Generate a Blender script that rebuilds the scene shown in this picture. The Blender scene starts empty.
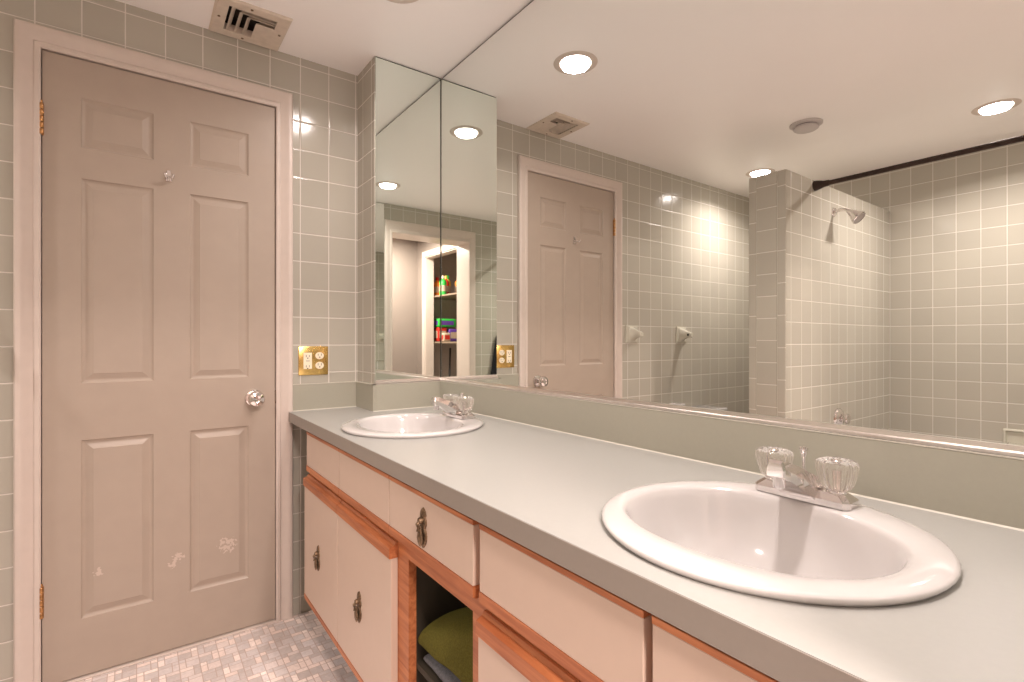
import bpy, bmesh, math, random
from math import sin, cos, pi, radians
from mathutils import Vector, Matrix, noise

random.seed(7)
sc = bpy.context.scene
COL = sc.collection

# ------------------------------------------------------------------ camera, light, exposure
cd = bpy.data.cameras.new('camera'); cam = bpy.data.objects.new('camera', cd); COL.objects.link(cam)
cd.sensor_width = 36.0; cd.lens = 36.0 * 511.0 / 1024.0; cd.clip_start = 0.01
cam.location = (0, 0, 1.107); cam.rotation_euler = (radians(90), 0, radians(-36.3))
sc.camera = cam
w = bpy.data.worlds.new('world'); sc.world = w; w.use_nodes = True
w.node_tree.nodes['Background'].inputs[0].default_value = (0.9, 0.8, 0.75, 1)
w.node_tree.nodes['Background'].inputs[1].default_value = 0.02
sc.view_settings.view_transform = 'Standard'
try: sc.view_settings.look = 'None'
except Exception: pass
sc.view_settings.gamma = 1.0; sc.view_settings.use_curve_mapping = False
sc.view_settings.exposure = 0.33
sc.cycles.max_bounces = 16; sc.cycles.diffuse_bounces = 8; sc.cycles.glossy_bounces = 8
sc.cycles.transmission_bounces = 10; sc.cycles.sample_clamp_indirect = 6.0
sc.cycles.caustics_reflective = True; sc.cycles.use_denoising = True
LIGHT_COL = (1.0, 0.88, 0.825)
CAN_W = {'sink': 4.8, 'shower': 11.5, 'toilet': 6.2}
HALL_FILL_W = 72.0  # strength of the added hall fill lamp

# ------------------------------------------------------------------ measured planes
XM, YD, YP, XPIER, CEIL = 1.072, 2.183, 1.984, 0.773, 2.257
XW, YF = -1.890, -0.100            # bath back wall, doorway wall behind the camera
STUB_X, STUB_Y0, STUB_Y1, STUB_Z = -0.471, 1.250, 1.440, 1.968
CT = 0.825                         # counter top height
P = 0.1135                         # tile pitch
GZ = 0.9770                        # one horizontal joint

# ------------------------------------------------------------------ materials
def new_mat(name):
    m = bpy.data.materials.new(name); m.use_nodes = True
    nt = m.node_tree; b = nt.nodes['Principled BSDF']
    return m, nt, b
def mat(name, col, rough=0.5, metal=0.0, spec=0.5, noise_amt=0.04, nscale=30.0, bump=0.0, coat=0.0, trans=0.0, ior=1.45):
    m, nt, b = new_mat(name); N = nt.nodes; L = nt.links
    b.inputs['Roughness'].default_value = rough; b.inputs['Metallic'].default_value = metal
    b.inputs['Specular IOR Level'].default_value = spec; b.inputs['IOR'].default_value = ior
    b.inputs['Coat Weight'].default_value = coat; b.inputs['Coat Roughness'].default_value = 0.08
    b.inputs['Transmission Weight'].default_value = trans
    tc = N.new('ShaderNodeTexCoord'); n = N.new('ShaderNodeTexNoise'); n.inputs['Scale'].default_value = nscale
    n.inputs['Detail'].default_value = 3
    L.new(tc.outputs['Object'], n.inputs['Vector'])
    r = N.new('ShaderNodeMapRange'); r.inputs[1].default_value = 0.3; r.inputs[2].default_value = 0.7
    r.inputs[3].default_value = 1 - noise_amt; r.inputs[4].default_value = 1 + noise_amt
    L.new(n.outputs['Fac'], r.inputs[0])
    mx = N.new('ShaderNodeVectorMath'); mx.operation = 'SCALE'; mx.inputs[0].default_value = col
    L.new(r.outputs[0], mx.inputs['Scale']); L.new(mx.outputs[0], b.inputs['Base Color'])
    if bump:
        bp = N.new('ShaderNodeBump'); bp.inputs['Strength'].default_value = bump; bp.inputs['Distance'].default_value = 0.002
        L.new(n.outputs['Fac'], bp.inputs['Height']); L.new(bp.outputs[0], b.inputs['Normal'])
    return m
def math_node(nt, op, a, b=None, c=None):
    n = nt.nodes.new('ShaderNodeMath'); n.operation = op
    for i, v in enumerate((a, b, c)):
        if v is None: continue
        if isinstance(v, (int, float)): n.inputs[i].default_value = v
        else: nt.links.new(v, n.inputs[i])
    return n.outputs[0]
def tile_mat(name, ua, u0, pu=P, v0=GZ, pv=P, col=(0.37, 0.375, 0.305), grout=(0.66, 0.62, 0.57), g=0.0034, rough=0.13):
    m, nt, b = new_mat(name); N = nt.nodes; L = nt.links
    tc = N.new('ShaderNodeTexCoord'); sp = N.new('ShaderNodeSeparateXYZ'); L.new(tc.outputs['Object'], sp.inputs[0])
    def axis(comp, o, p):
        t = math_node(nt, 'DIVIDE', math_node(nt, 'SUBTRACT', sp.outputs[comp], o), p)
        f = math_node(nt, 'FRACT', t)
        d = math_node(nt, 'MULTIPLY', math_node(nt, 'SUBTRACT', 0.5, math_node(nt, 'ABSOLUTE', math_node(nt, 'SUBTRACT', f, 0.5))), p)  # metres to the joint
        return math_node(nt, 'FLOOR', t), d
    iu, du = axis(ua, u0, pu); iv, dv = axis(2, v0, pv)
    d = math_node(nt, 'MINIMUM', du, dv)
    ms = N.new('ShaderNodeMapRange'); ms.interpolation_type = 'SMOOTHSTEP'
    ms.inputs[1].default_value = g * 0.38; ms.inputs[2].default_value = g * 0.62
    ms.inputs[3].default_value = 0.0; ms.inputs[4].default_value = 1.0; L.new(d, ms.inputs[0])
    cx = N.new('ShaderNodeCombineXYZ'); L.new(iu, cx.inputs[0]); L.new(iv, cx.inputs[1])
    wn = N.new('ShaderNodeTexWhiteNoise'); wn.noise_dimensions = '3D'; L.new(cx.outputs[0], wn.inputs['Vector'])
    v = math_node(nt, 'ADD', math_node(nt, 'MULTIPLY', wn.outputs['Value'], 0.08), 0.96)
    sc_ = N.new('ShaderNodeVectorMath'); sc_.operation = 'SCALE'; sc_.inputs[0].default_value = col; L.new(v, sc_.inputs['Scale'])
    mx = N.new('ShaderNodeMix'); mx.data_type = 'RGBA'; mx.inputs[6].default_value = (*grout, 1)
    L.new(ms.outputs[0], mx.inputs[0]); L.new(sc_.outputs[0], mx.inputs[7]); L.new(mx.outputs[2], b.inputs['Base Color'])
    rr = math_node(nt, 'MULTIPLY_ADD', ms.outputs[0], rough - 0.7, 0.7); L.new(rr, b.inputs['Roughness'])
    hm = N.new('ShaderNodeMapRange'); hm.interpolation_type = 'SMOOTHSTEP'; hm.inputs[1].default_value = 0.0; hm.inputs[2].default_value = 0.005
    L.new(d, hm.inputs[0])
    nz = N.new('ShaderNodeTexNoise'); nz.inputs['Scale'].default_value = 9; nz.inputs['Detail'].default_value = 1
    L.new(tc.outputs['Object'], nz.inputs['Vector'])
    h = math_node(nt, 'ADD', hm.outputs[0], math_node(nt, 'MULTIPLY', nz.outputs['Fac'], 0.9))
    bp = N.new('ShaderNodeBump'); bp.inputs['Strength'].default_value = 0.55; bp.inputs['Distance'].default_value = 0.0012
    L.new(h, bp.inputs['Height']); L.new(bp.outputs[0], b.inputs['Normal'])
    return m
def oak_mat(name, axis):
    m, nt, b = new_mat(name); N = nt.nodes; L = nt.links
    tc = N.new('ShaderNodeTexCoord'); mp = N.new('ShaderNodeMapping'); s = [60, 60, 60]; s[axis] = 4
    mp.inputs['Scale'].default_value = s; L.new(tc.outputs['Object'], mp.inputs[0])
    n = N.new('ShaderNodeTexNoise'); n.inputs['Scale'].default_value = 1.3; n.inputs['Detail'].default_value = 6; n.inputs['Distortion'].default_value = 0.6
    L.new(mp.outputs[0], n.inputs['Vector'])
    cr = N.new('ShaderNodeValToRGB'); cr.color_ramp.elements[0].position = 0.3; cr.color_ramp.elements[1].position = 0.75
    cr.color_ramp.elements[0].color = (0.30, 0.085, 0.030, 1); cr.color_ramp.elements[1].color = (0.56, 0.21, 0.085, 1)
    L.new(n.outputs['Fac'], cr.inputs[0]); L.new(cr.outputs[0], b.inputs['Base Color'])
    b.inputs['Roughness'].default_value = 0.42
    return m
def floor_mat():
    # little marble mosaic: one 2x2 block, two 1x2 strips and one 1x1 chip in each 3x3 cell, turned from cell to cell
    m, nt, b = new_mat('mosaic_floor'); N = nt.nodes; L = nt.links; U = 0.0195
    tc = N.new('ShaderNodeTexCoord'); sp = N.new('ShaderNodeSeparateXYZ'); L.new(tc.outputs['Object'], sp.inputs[0])
    M = lambda *a: math_node(nt, *a)
    x = M('DIVIDE', sp.outputs[0], U); y = M('DIVIDE', sp.outputs[1], U)
    ci = M('FLOOR', M('DIVIDE', x, 3.0)); cj = M('FLOOR', M('DIVIDE', y, 3.0))
    par = M('GREATER_THAN', M('FRACT', M('MULTIPLY', M('ADD', ci, cj), 0.5)), 0.25)
    fx0 = M('SUBTRACT', x, M('MULTIPLY', ci, 3.0)); fy0 = M('SUBTRACT', y, M('MULTIPLY', cj, 3.0))
    fx = M('ADD', M('MULTIPLY', fx0, M('SUBTRACT', 1.0, par)), M('MULTIPLY', M('SUBTRACT', 3.0, fx0), par)); fy = fy0
    bx_ = M('GREATER_THAN', fx, 2.0); by_ = M('GREATER_THAN', fy, 2.0)
    # distance to the piece's edges along each axis
    def dist(f, big):
        d1 = M('MINIMUM', f, M('ABSOLUTE', M('SUBTRACT', f, 2.0))); d2 = M('ABSOLUTE', M('SUBTRACT', 3.0, f))
        return M('MINIMUM', d1, d2)
    d = M('MINIMUM', dist(fx, bx_), dist(fy, by_))
    # strips are cut in two across their length
    ex = M('MULTIPLY', by_, M('SUBTRACT', 1.0, bx_)); ey = M('MULTIPLY', bx_, M('SUBTRACT', 1.0, by_))
    half = M('ADD', M('MULTIPLY', ex, M('GREATER_THAN', fx, 1.0)), M('MULTIPLY', ey, M('GREATER_THAN', fy, 1.0)))
    mask = N.new('ShaderNodeMapRange'); mask.inputs[1].default_value = 0.03; mask.inputs[2].default_value = 0.09; L.new(d, mask.inputs[0])
    cb = N.new('ShaderNodeCombineXYZ')
    L.new(M('ADD', M('MULTIPLY', ci, 3.17), M('MULTIPLY', bx_, 1.37)), cb.inputs[0]); L.new(M('ADD', M('MULTIPLY', cj, 2.71), M('MULTIPLY', by_, 1.91)), cb.inputs[1])
    wn = N.new('ShaderNodeTexWhiteNoise'); L.new(cb.outputs[0], wn.inputs['Vector'])
    cr = N.new('ShaderNodeValToRGB'); cr.color_ramp.interpolation = 'LINEAR'
    e = cr.color_ramp.elements; e[0].position = 0; e[0].color = (0.56, 0.49, 0.465, 1); e[1].position = 1; e[1].color = (0.97, 0.86, 0.81, 1)
    k = e.new(0.35); k.color = (0.70, 0.64, 0.63, 1); k = e.new(0.6); k.color = (0.84, 0.71, 0.65, 1)
    isbig = M('MULTIPLY', M('SUBTRACT', 1.0, bx_), M('SUBTRACT', 1.0, by_))
    L.new(M('MULTIPLY', wn.outputs['Value'], M('SUBTRACT', 1.0, M('MULTIPLY', isbig, 0.45))), cr.inputs[0])
    nz = N.new('ShaderNodeTexNoise'); nz.inputs['Scale'].default_value = 60; nz.inputs['Detail'].default_value = 5; nz.inputs['Distortion'].default_value = 1.5
    L.new(tc.outputs['Object'], nz.inputs['Vector'])
    sc1 = N.new('ShaderNodeVectorMath'); sc1.operation = 'SCALE'; L.new(cr.outputs[0], sc1.inputs[0]); L.new(M('ADD', M('MULTIPLY', nz.outputs['Fac'], 0.5), 0.75), sc1.inputs['Scale'])
    mx = N.new('ShaderNodeMix'); mx.data_type = 'RGBA'; mx.inputs[6].default_value = (0.50, 0.38, 0.33, 1)
    L.new(mask.outputs[0], mx.inputs[0]); L.new(sc1.outputs[0], mx.inputs[7]); L.new(mx.outputs[2], b.inputs['Base Color'])
    b.inputs['Roughness'].default_value = 0.32
    bp = N.new('ShaderNodeBump'); bp.inputs['Strength'].default_value = 0.4; bp.inputs['Distance'].default_value = 0.001
    L.new(mask.outputs[0], bp.inputs['Height']); L.new(bp.outputs[0], b.inputs['Normal'])
    return m
def mirror_mat(name, col):
    m = bpy.data.materials.new(name); m.use_nodes = True; nt = m.node_tree
    for n in list(nt.nodes):
        if n.type != 'OUTPUT_MATERIAL': nt.nodes.remove(n)
    g = nt.nodes.new('ShaderNodeBsdfGlossy'); g.inputs['Roughness'].default_value = 0.0; g.inputs['Color'].default_value = (*col, 1)
    nt.links.new(g.outputs[0], nt.nodes['Material Output'].inputs[0] if 'Material Output' in nt.nodes else [n for n in nt.nodes if n.type == 'OUTPUT_MATERIAL'][0].inputs[0])
    return m
def emit_mat(name, col, s):
    m, nt, b = new_mat(name)
    b.inputs['Base Color'].default_value = (0.8, 0.8, 0.8, 1)
    b.inputs['Emission Color'].default_value = (*col, 1); b.inputs['Emission Strength'].default_value = s
    return m

TILE_COL = (0.44, 0.415, 0.355)
T_door = tile_mat('sage_tile_door_wall', 0, 0.650, col=TILE_COL)
T_stubface = tile_mat('sage_tile_partition_face', 0, -1.890, col=TILE_COL)
T_side = tile_mat('sage_tile_side_wall', 1, 1.250, col=TILE_COL)
T_front = tile_mat('sage_tile_front_wall', 0, 0.650, col=TILE_COL)
T_piercol = tile_mat('sage_tile_pier', 1, 2.119, pu=0.0975, col=TILE_COL)
T_trimtile = tile_mat('sage_bullnose_trim', 1, 5.0, pu=9.0, v0=1.726, pv=0.163, col=TILE_COL)
T_stubmid = tile_mat('sage_tile_partition_end', 1, 5.0, pu=9.0, v0=GZ + 0.02, col=TILE_COL)
M_floor = floor_mat()
M_ceil = mat('ceiling_paint', (0.95, 0.92, 0.91), 0.38, noise_amt=0.008, nscale=3)
M_white = mat('white_trim_paint', (0.63, 0.545, 0.49), 0.35, noise_amt=0.02, nscale=25)
M_door = mat('taupe_door_paint', (0.425, 0.35, 0.29), 0.36, noise_amt=0.02, nscale=14)
def chips(m, pts):
    nt = m.node_tree; N = nt.nodes; L = nt.links; b = N['Principled BSDF']; src = b.inputs['Base Color'].links[0].from_socket
    tc = N.new('ShaderNodeTexCoord'); n = N.new('ShaderNodeTexNoise'); n.inputs['Scale'].default_value = 95; n.inputs['Detail'].default_value = 3; L.new(tc.outputs['Object'], n.inputs['Vector'])
    acc = None
    for p, rad in pts:
        d = N.new('ShaderNodeVectorMath'); d.operation = 'DISTANCE'; L.new(tc.outputs['Object'], d.inputs[0]); d.inputs[1].default_value = p
        k = math_node(nt, 'SUBTRACT', 1.0, math_node(nt, 'DIVIDE', d.outputs['Value'], rad)); acc = k if acc is None else math_node(nt, 'MAXIMUM', acc, k)
    t = math_node(nt, 'ADD', math_node(nt, 'MULTIPLY', math_node(nt, 'MINIMUM', math_node(nt, 'MAXIMUM', acc, -1.0), 0.6), 0.22), n.outputs['Fac'])
    msk = math_node(nt, 'MULTIPLY', math_node(nt, 'GREATER_THAN', t, 0.585), math_node(nt, 'GREATER_THAN', acc, 0.0))
    mx = N.new('ShaderNodeMix'); mx.data_type = 'RGBA'; L.new(msk, mx.inputs[0]); L.new(src, mx.inputs[6]); mx.inputs[7].default_value = (0.58, 0.485, 0.42, 1); L.new(mx.outputs[2], b.inputs['Base Color'])
chips(M_door, [((0.274 - -0.243, 0.004, 0.340), 0.035), ((0.119 - -0.243, 0, 0.333), 0.022), ((0.10 - -0.243, 0, 0.31), 0.016), ((-0.103 - -0.243, 0, 0.339), 0.016)])
M_hall = mat('hall_wall_paint', (0.25, 0.205, 0.18), 0.6, noise_amt=0.01)
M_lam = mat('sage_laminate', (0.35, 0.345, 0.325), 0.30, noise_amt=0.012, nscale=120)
M_lam_shade = mat('sage_laminate_edge_shaded', (0.27, 0.24, 0.21), 0.36, noise_amt=0.012, nscale=120)  # same laminate as the top, shade of the front edge put into its colour
M_lam_spl = mat('sage_laminate_backsplash', (0.375, 0.36, 0.295), 0.36, noise_amt=0.012, nscale=120)
M_caulk = mat('caulk', (0.55, 0.52, 0.45), 0.5)
M_beige = mat('cream_laminate_front', (0.56, 0.435, 0.355), 0.38, noise_amt=0.01)
M_oak_y = oak_mat('oak_along_y', 1); M_oak_z = oak_mat('oak_upright', 2)
M_dark = mat('dark_gap', (0.03, 0.022, 0.018), 0.8)
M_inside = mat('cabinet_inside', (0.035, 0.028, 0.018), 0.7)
M_porc = mat('white_porcelain', (0.57, 0.545, 0.535), 0.12, noise_amt=0.0, spec=0.6, coat=0.5)
M_chrome = mat('chrome', (0.80, 0.77, 0.76), 0.07, 1.0, noise_amt=0.0)
M_chrome_dull = mat('satin_channel', (0.78, 0.74, 0.71), 0.28, 1.0, noise_amt=0.0)
M_brass = mat('polished_brass', (0.80, 0.56, 0.20), 0.22, 1.0, noise_amt=0.03)
M_hinge = mat('worn_brass_hinge', (0.55, 0.30, 0.13), 0.35, 1.0, noise_amt=0.3, nscale=120)
M_antique = mat('antique_brass', (0.24, 0.165, 0.105), 0.45, 0.9, noise_amt=0.5, nscale=160, bump=0.8)
M_ivory = mat('ivory_plastic', (0.88, 0.78, 0.60), 0.35, noise_amt=0.0)
M_slot = mat('slot_dark', (0.03, 0.02, 0.02), 0.6)
M_vent = mat('vent_paint', (0.66, 0.57, 0.48), 0.45, noise_amt=0.06, nscale=40)
M_rod = mat('dark_bronze_rod', (0.045, 0.028, 0.022), 0.4, 0.6, noise_amt=0.1)
M_plastic = mat('white_plastic', (0.55, 0.51, 0.50), 0.45, noise_amt=0.0)
M_plastic2 = mat('grey_plastic', (0.40, 0.36, 0.35), 0.45, noise_amt=0.0)
M_ceramic = mat('sage_ceramic', (0.55, 0.53, 0.45), 0.14, noise_amt=0.0)
M_towel = mat('olive_terry', (0.095, 0.086, 0.018), 0.95, spec=0.1, noise_amt=0.22, nscale=300, bump=1.0)
M_cloth = mat('grey_cloth', (0.12, 0.12, 0.13), 0.95, spec=0.1, noise_amt=0.2, nscale=200, bump=1.0)
M_black = mat('black_cloth', (0.02, 0.02, 0.022), 0.9, spec=0.1)
M_mirror = mirror_mat('silvered_glass', (0.88, 0.895, 0.875))
M_mirror2 = mirror_mat('silvered_glass_panel', (0.85, 0.925, 0.875))
M_edge = mat('glass_edge', (0.045, 0.055, 0.045), 0.3, noise_amt=0.0)
M_lens = emit_mat('lamp_lens', (1.0, 0.89, 0.85), 30.0)
M_shelfw = mat('closet_wood', (0.22, 0.16, 0.11), 0.6); M_closet = mat('closet_paint', (0.42, 0.36, 0.31), 0.7)
def acrylic():
    m, nt, b = new_mat('clear_acrylic'); N = nt.nodes; L = nt.links
    b.inputs['Base Color'].default_value = (1, 0.97, 0.95, 1); b.inputs['Transmission Weight'].default_value = 0.93
    b.inputs['Roughness'].default_value = 0.03; b.inputs['IOR'].default_value = 1.42
    b.inputs['Specular IOR Level'].default_value = 0.6
    return m
M_acryl = acrylic()

# ------------------------------------------------------------------ mesh helpers (all in world coordinates)
def B(): return bmesh.new()
def box(bm, x0, x1, y0, y1, z0, z1, bev=0.0, seg=2):
    r = bmesh.ops.create_cube(bm, size=1.0)
    for v in r['verts']:
        v.co = Vector(((x0 + x1) / 2 + v.co.x * (x1 - x0), (y0 + y1) / 2 + v.co.y * (y1 - y0), (z0 + z1) / 2 + v.co.z * (z1 - z0)))
    if bev:
        es = set(e for v in r['verts'] for e in v.link_edges)
        bmesh.ops.bevel(bm, geom=list(es), offset=bev, segments=seg, affect='EDGES', profile=0.5)
    return bm
def lathe(bm, prof, M=None, n=32, flute=0, fa=0.0):
    """prof: list of (radius, height); revolved about local z, then placed with M. flute: number of ridges."""
    M = M or Matrix.Identity(4); rings = []
    for (r, h) in prof:
        if r < 1e-6: rings.append([bm.verts.new(M @ Vector((0, 0, h)))])
        else:
            rings.append([bm.verts.new(M @ Vector(((r * (1 + fa * cos(flute * 2 * pi * i / n))) * cos(2 * pi * i / n), (r * (1 + fa * cos(flute * 2 * pi * i / n))) * sin(2 * pi * i / n), h))) for i in range(n)])
    for a, b in zip(rings, rings[1:]):
        for i in range(n):
            j = (i + 1) % n
            if len(a) == 1 and len(b) == 1: continue
            if len(a) == 1: bm.faces.new((a[0], b[i], b[j]))
            elif len(b) == 1: bm.faces.new((a[i], b[0], a[j]))
            else: bm.faces.new((a[i], b[i], b[j], a[j]))
    return bm
def tube(bm, pts, r, n=12, caps=True):
    pts = [Vector(p) for p in pts]; rs = r if isinstance(r, (list, tuple)) else [r] * len(pts); rings = []
    up = Vector((0, 0, 1)); t0 = (pts[1] - pts[0]).normalized()
    if abs(t0.dot(up)) > 0.9: up = Vector((1, 0, 0))
    for i, p in enumerate(pts):
        t = (pts[min(i + 1, len(pts) - 1)] - pts[max(i - 1, 0)]).normalized()
        s = t.cross(up).normalized(); u2 = s.cross(t).normalized()
        rings.append([bm.verts.new(p + rs[i] * (cos(2 * pi * k / n) * s + sin(2 * pi * k / n) * u2)) for k in range(n)])
    for a, b in zip(rings, rings[1:]):
        for k in range(n): bm.faces.new((a[k], a[(k + 1) % n], b[(k + 1) % n], b[k]))
    if caps: bm.faces.new(rings[0][::-1]); bm.faces.new(rings[-1])
    return bm
def loft(bm, loops, cap0=True, cap1=True):
    rings = [[bm.verts.new(Vector(p)) for p in l] for l in loops]; n = len(rings[0])
    for a, b in zip(rings, rings[1:]):
        for k in range(n): bm.faces.new((a[k], a[(k + 1) % n], b[(k + 1) % n], b[k]))
    if cap0: bm.faces.new(rings[0][::-1])
    if cap1: bm.faces.new(rings[-1])
    return bm
def prism(bm, poly, axis, a, b):
    """extrude a 2-D polygon along an axis; poly is in the two other axes in order."""
    def P3(p, t):
        if axis == 0: return (t, p[0], p[1])
        if axis == 1: return (p[0], t, p[1])
        return (p[0], p[1], t)
    return loft(bm, [[P3(p, a) for p in poly], [P3(p, b) for p in poly]])
def ell(cx, cy, a, b, z, n=64, e=2.0):
    out = []
    for i in range(n):
        t = 2 * pi * i / n; c, s = cos(t), sin(t)
        out.append((cx + a * math.copysign(abs(c) ** (2 / e), c), cy + b * math.copysign(abs(s) ** (2 / e), s), z))
    return out
def mk(name, bm, m, parent=None, smooth=False, angle=40, mats=None):
    bmesh.ops.recalc_face_normals(bm, faces=bm.faces)
    off = Vector((0, 0, 0)); p = parent
    while p is not None: off += p.location; p = p.parent
    if off.length: bmesh.ops.translate(bm, verts=bm.verts, vec=-off)
    me = bpy.data.meshes.new(name); bm.to_mesh(me); bm.free()
    for mm in (mats or [m]): me.materials.append(mm)
    if smooth:
        for pl in me.polygons: pl.use_smooth = True
        try: me.set_sharp_from_angle(angle=radians(angle))
        except Exception: pass
    o = bpy.data.objects.new(name, me); COL.objects.link(o)
    if parent is not None: o.parent = parent
    return o
def thing(name, label, cat, loc, group=None):
    o = bpy.data.objects.new(name, None); COL.objects.link(o); o.location = loc; o.empty_display_size = 0.05
    o['label'] = label; o['category'] = cat
    if group: o['group'] = group
    return o
def tag(o, label, cat, group=None):
    o['label'] = label; o['category'] = cat
    if group: o['group'] = group
    return o
def struct(name, bm, m, parent=None, **k):
    o = mk(name, bm, m, parent, **k)
    if parent is None: o['kind'] = 'structure'
    return o
def tilt(v, z):  # matrix that maps local z to direction z at point v
    z = Vector(z).normalized(); q = Vector((0, 0, 1)).rotation_difference(z)
    return Matrix.Translation(Vector(v)) @ q.to_matrix().to_4x4()
def copy_tree(o, parent=None, shift=None):
    c = o.copy(); COL.objects.link(c)
    if parent is not None: c.parent = parent
    elif shift is not None: c.location = o.location + Vector(shift)
    for ch in list(o.children): copy_tree(ch, c)
    return c

# ------------------------------------------------------------------ structure: walls
WT = 0.10; WF = 0.22
# door wall (far wall), tiled, with the door opening
DX0, DX1, DZ = -0.243, 0.443, 2.030
bm = B()
box(bm, XW - WT, DX0 - 0.012, YD, YD + WT, 0, CEIL); box(bm, DX1 + 0.012, XPIER, YD, YD + WT, 0, CEIL); box(bm, DX0 - 0.012, DX1 + 0.012, YD, YD + WT, DZ + 0.012, CEIL)
struct('wall_back', bm, T_door)
# corner pier that carries the narrow mirror
bm = B(); box(bm, XPIER, XM + 0.012, YP + 0.006, YD + WT, 0, CEIL); struct('wall_pier', bm, T_piercol)
# long wall behind the vanity mirror
bm = B(); box(bm, XM + 0.008, XM + WT, YF - WT, YP + 0.006, 0, CEIL); struct('wall_right', bm, T_side)
# bath back wall
bm = B(); box(bm, XW - WT, XW, YF - WT, YD, 0, CEIL); struct('wall_left', bm, T_side)
# shower partition that stops short of the ceiling: face, end face in three columns
bm = B(); box(bm, XW, STUB_X - 0.008, STUB_Y0, STUB_Y1, 0, STUB_Z)
struct('wall_partition', bm, T_stubface)
bm = B(); box(bm, STUB_X - 0.008, STUB_X, STUB_Y0 + 0.043, STUB_Y1 - 0.043, 0, STUB_Z); struct('trim_1', bm, T_stubmid)
for y0, y1 in ((STUB_Y0, STUB_Y0 + 0.0405), (STUB_Y1 - 0.0405, STUB_Y1)):
    bm = B(); box(bm, STUB_X - 0.008, STUB_X, y0, y1, 0, STUB_Z, 0.003); struct('trim_2', bm, T_trimtile)
bm = B(); box(bm, STUB_X - 0.008, STUB_X - 0.002, STUB_Y0 + 0.003, STUB_Y1 - 0.003, 0, STUB_Z - 0.001); struct('trim_3', bm, M_caulk)
# wall behind the camera with the open doorway
OX0, OX1, OZ = -0.345, 0.412, 2.022
bm = B()
box(bm, XW, OX0 - 0.02, YF - WF, YF, 0, CEIL); box(bm, OX1 + 0.02, XM + 0.008, YF - WF, YF, 0, CEIL); box(bm, OX0 - 0.02, OX1 + 0.02, YF - WF, YF, OZ + 0.02, CEIL)
struct('wall_front', bm, T_front)
# hall beyond
HX, HY = -0.572, -1.650
bm = B(); box(bm, HX - 0.1, 0.75, HY - 0.1, HY, 0, 2.40); struct('wall_hall_end', bm, M_hall)
bm = B(); box(bm, 0.65, 0.75, HY, YF - WF, 0, 2.40); struct('wall_hall_right', bm, M_hall)
bm = B(); box(bm, HX - 0.1, HX, HY, -1.43, 0, 2.40); box(bm, HX - 0.1, HX, -0.62, YF - WF, 0, 2.40); box(bm, HX - 0.1, HX, -1.43, -0.62, 2.085, 2.40)
struct('wall_hall_left', bm, M_hall)
bm = B(); box(bm, HX, 0.65, HY, YF - WF, 2.40, 2.44)
struct('ceiling_hall', bm, M_ceil)
# closet shell
bm = B(); box(bm, -1.30, HX - 0.1, HY - 0.1, HY, 0, 2.40); box(bm, -1.40, -1.30, HY - 0.1, -0.45, 0, 2.40); box(bm, -1.30, HX - 0.1, -0.55, -0.45, 0, 2.40); box(bm, -1.30, HX - 0.1, HY, -0.55, 2.36, 2.40)
struct('wall_closet', bm, M_closet)

# floor
bm = B(); box(bm, XW - WT, XM + WT, HY - 0.1, YD + WT, -0.05, 0.0); struct('floor', bm, M_floor)

# ceiling with round holes for the four lamps and a square one for the vent
CANS = [('sink', 0.680, 1.549), ('sink', 0.650, 0.388), ('shower', -1.260, 0.616), ('toilet', -1.290, 1.810)]
VX0, VX1, VY0, VY1 = 0.213, 0.450, 1.934, 2.178
def ceiling_sheet(z, flip):
    bm = B(); es = []
    def loop(pts):
        vs = [bm.verts.new((p[0], p[1], z)) for p in pts]
        for i in range(len(vs)): es.append(bm.edges.new((vs[i], vs[(i + 1) % len(vs)])))
    loop([(XW - WT, YF - WT), (XM + WT, YF - WT), (XM + WT, YD + WT), (XW - WT, YD + WT)])
    for _, x, y in CANS: loop([(p[0], p[1]) for p in ell(x, y, 0.066, 0.066, 0, 32)])
    loop([(VX0 + .03, VY0 + .03), (VX1 - .03, VY0 + .03), (VX1 - .03, VY1 - .03), (VX0 + .03, VY1 - .03)])
    bmesh.ops.triangle_fill(bm, use_beauty=True, use_dissolve=False, edges=es)
    return bm
bm = ceiling_sheet(CEIL, False)
# walls of the lamp holes and vent shaft, closed at the top
for _, x, y in CANS:
    loft(bm, [ell(x, y, 0.066, 0.066, CEIL, 32), ell(x, y, 0.066, 0.066, CEIL + 0.07, 32)], cap0=False, cap1=True)
struct('ceiling', bm, M_ceil)

# ------------------------------------------------------------------ door, casing
def casing(name, x0, x1, ztop, wid, ysurf, sgn, m, z0=0.0, top=1.1):
    """mitred moulding round an opening; sgn -1 stands out towards -y"""
    prof = [(0.0, 0.0), (0.0, 0.011), (0.004, 0.014), (0.014, 0.014), (0.018, 0.010), (0.024, 0.012), (0.036, 0.016), (0.044, 0.020), (0.050, 0.021), (0.058, 0.019), (0.062, 0.013), (0.062, 0.0)]
    k = wid / 0.062; bm = B(); rows = []
    for (o, h) in prof:
        o *= k; y = ysurf + sgn * h; ot_ = o * top
        rows.append([(x0 - o, y, z0), (x0 - o, y, ztop + ot_), (x1 + o, y, ztop + ot_), (x1 + o, y, z0)])
    V = [[bm.verts.new(p) for p in r] for r in rows]
    for a, b in zip(V, V[1:]):
        for i in range(3): bm.faces.new((a[i], a[i + 1], b[i + 1], b[i]))
    return struct(name, bm, m, smooth=True, angle=25)
casing('trim_4', DX0, DX1, DZ, 0.062, YD, -1, M_white)
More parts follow.
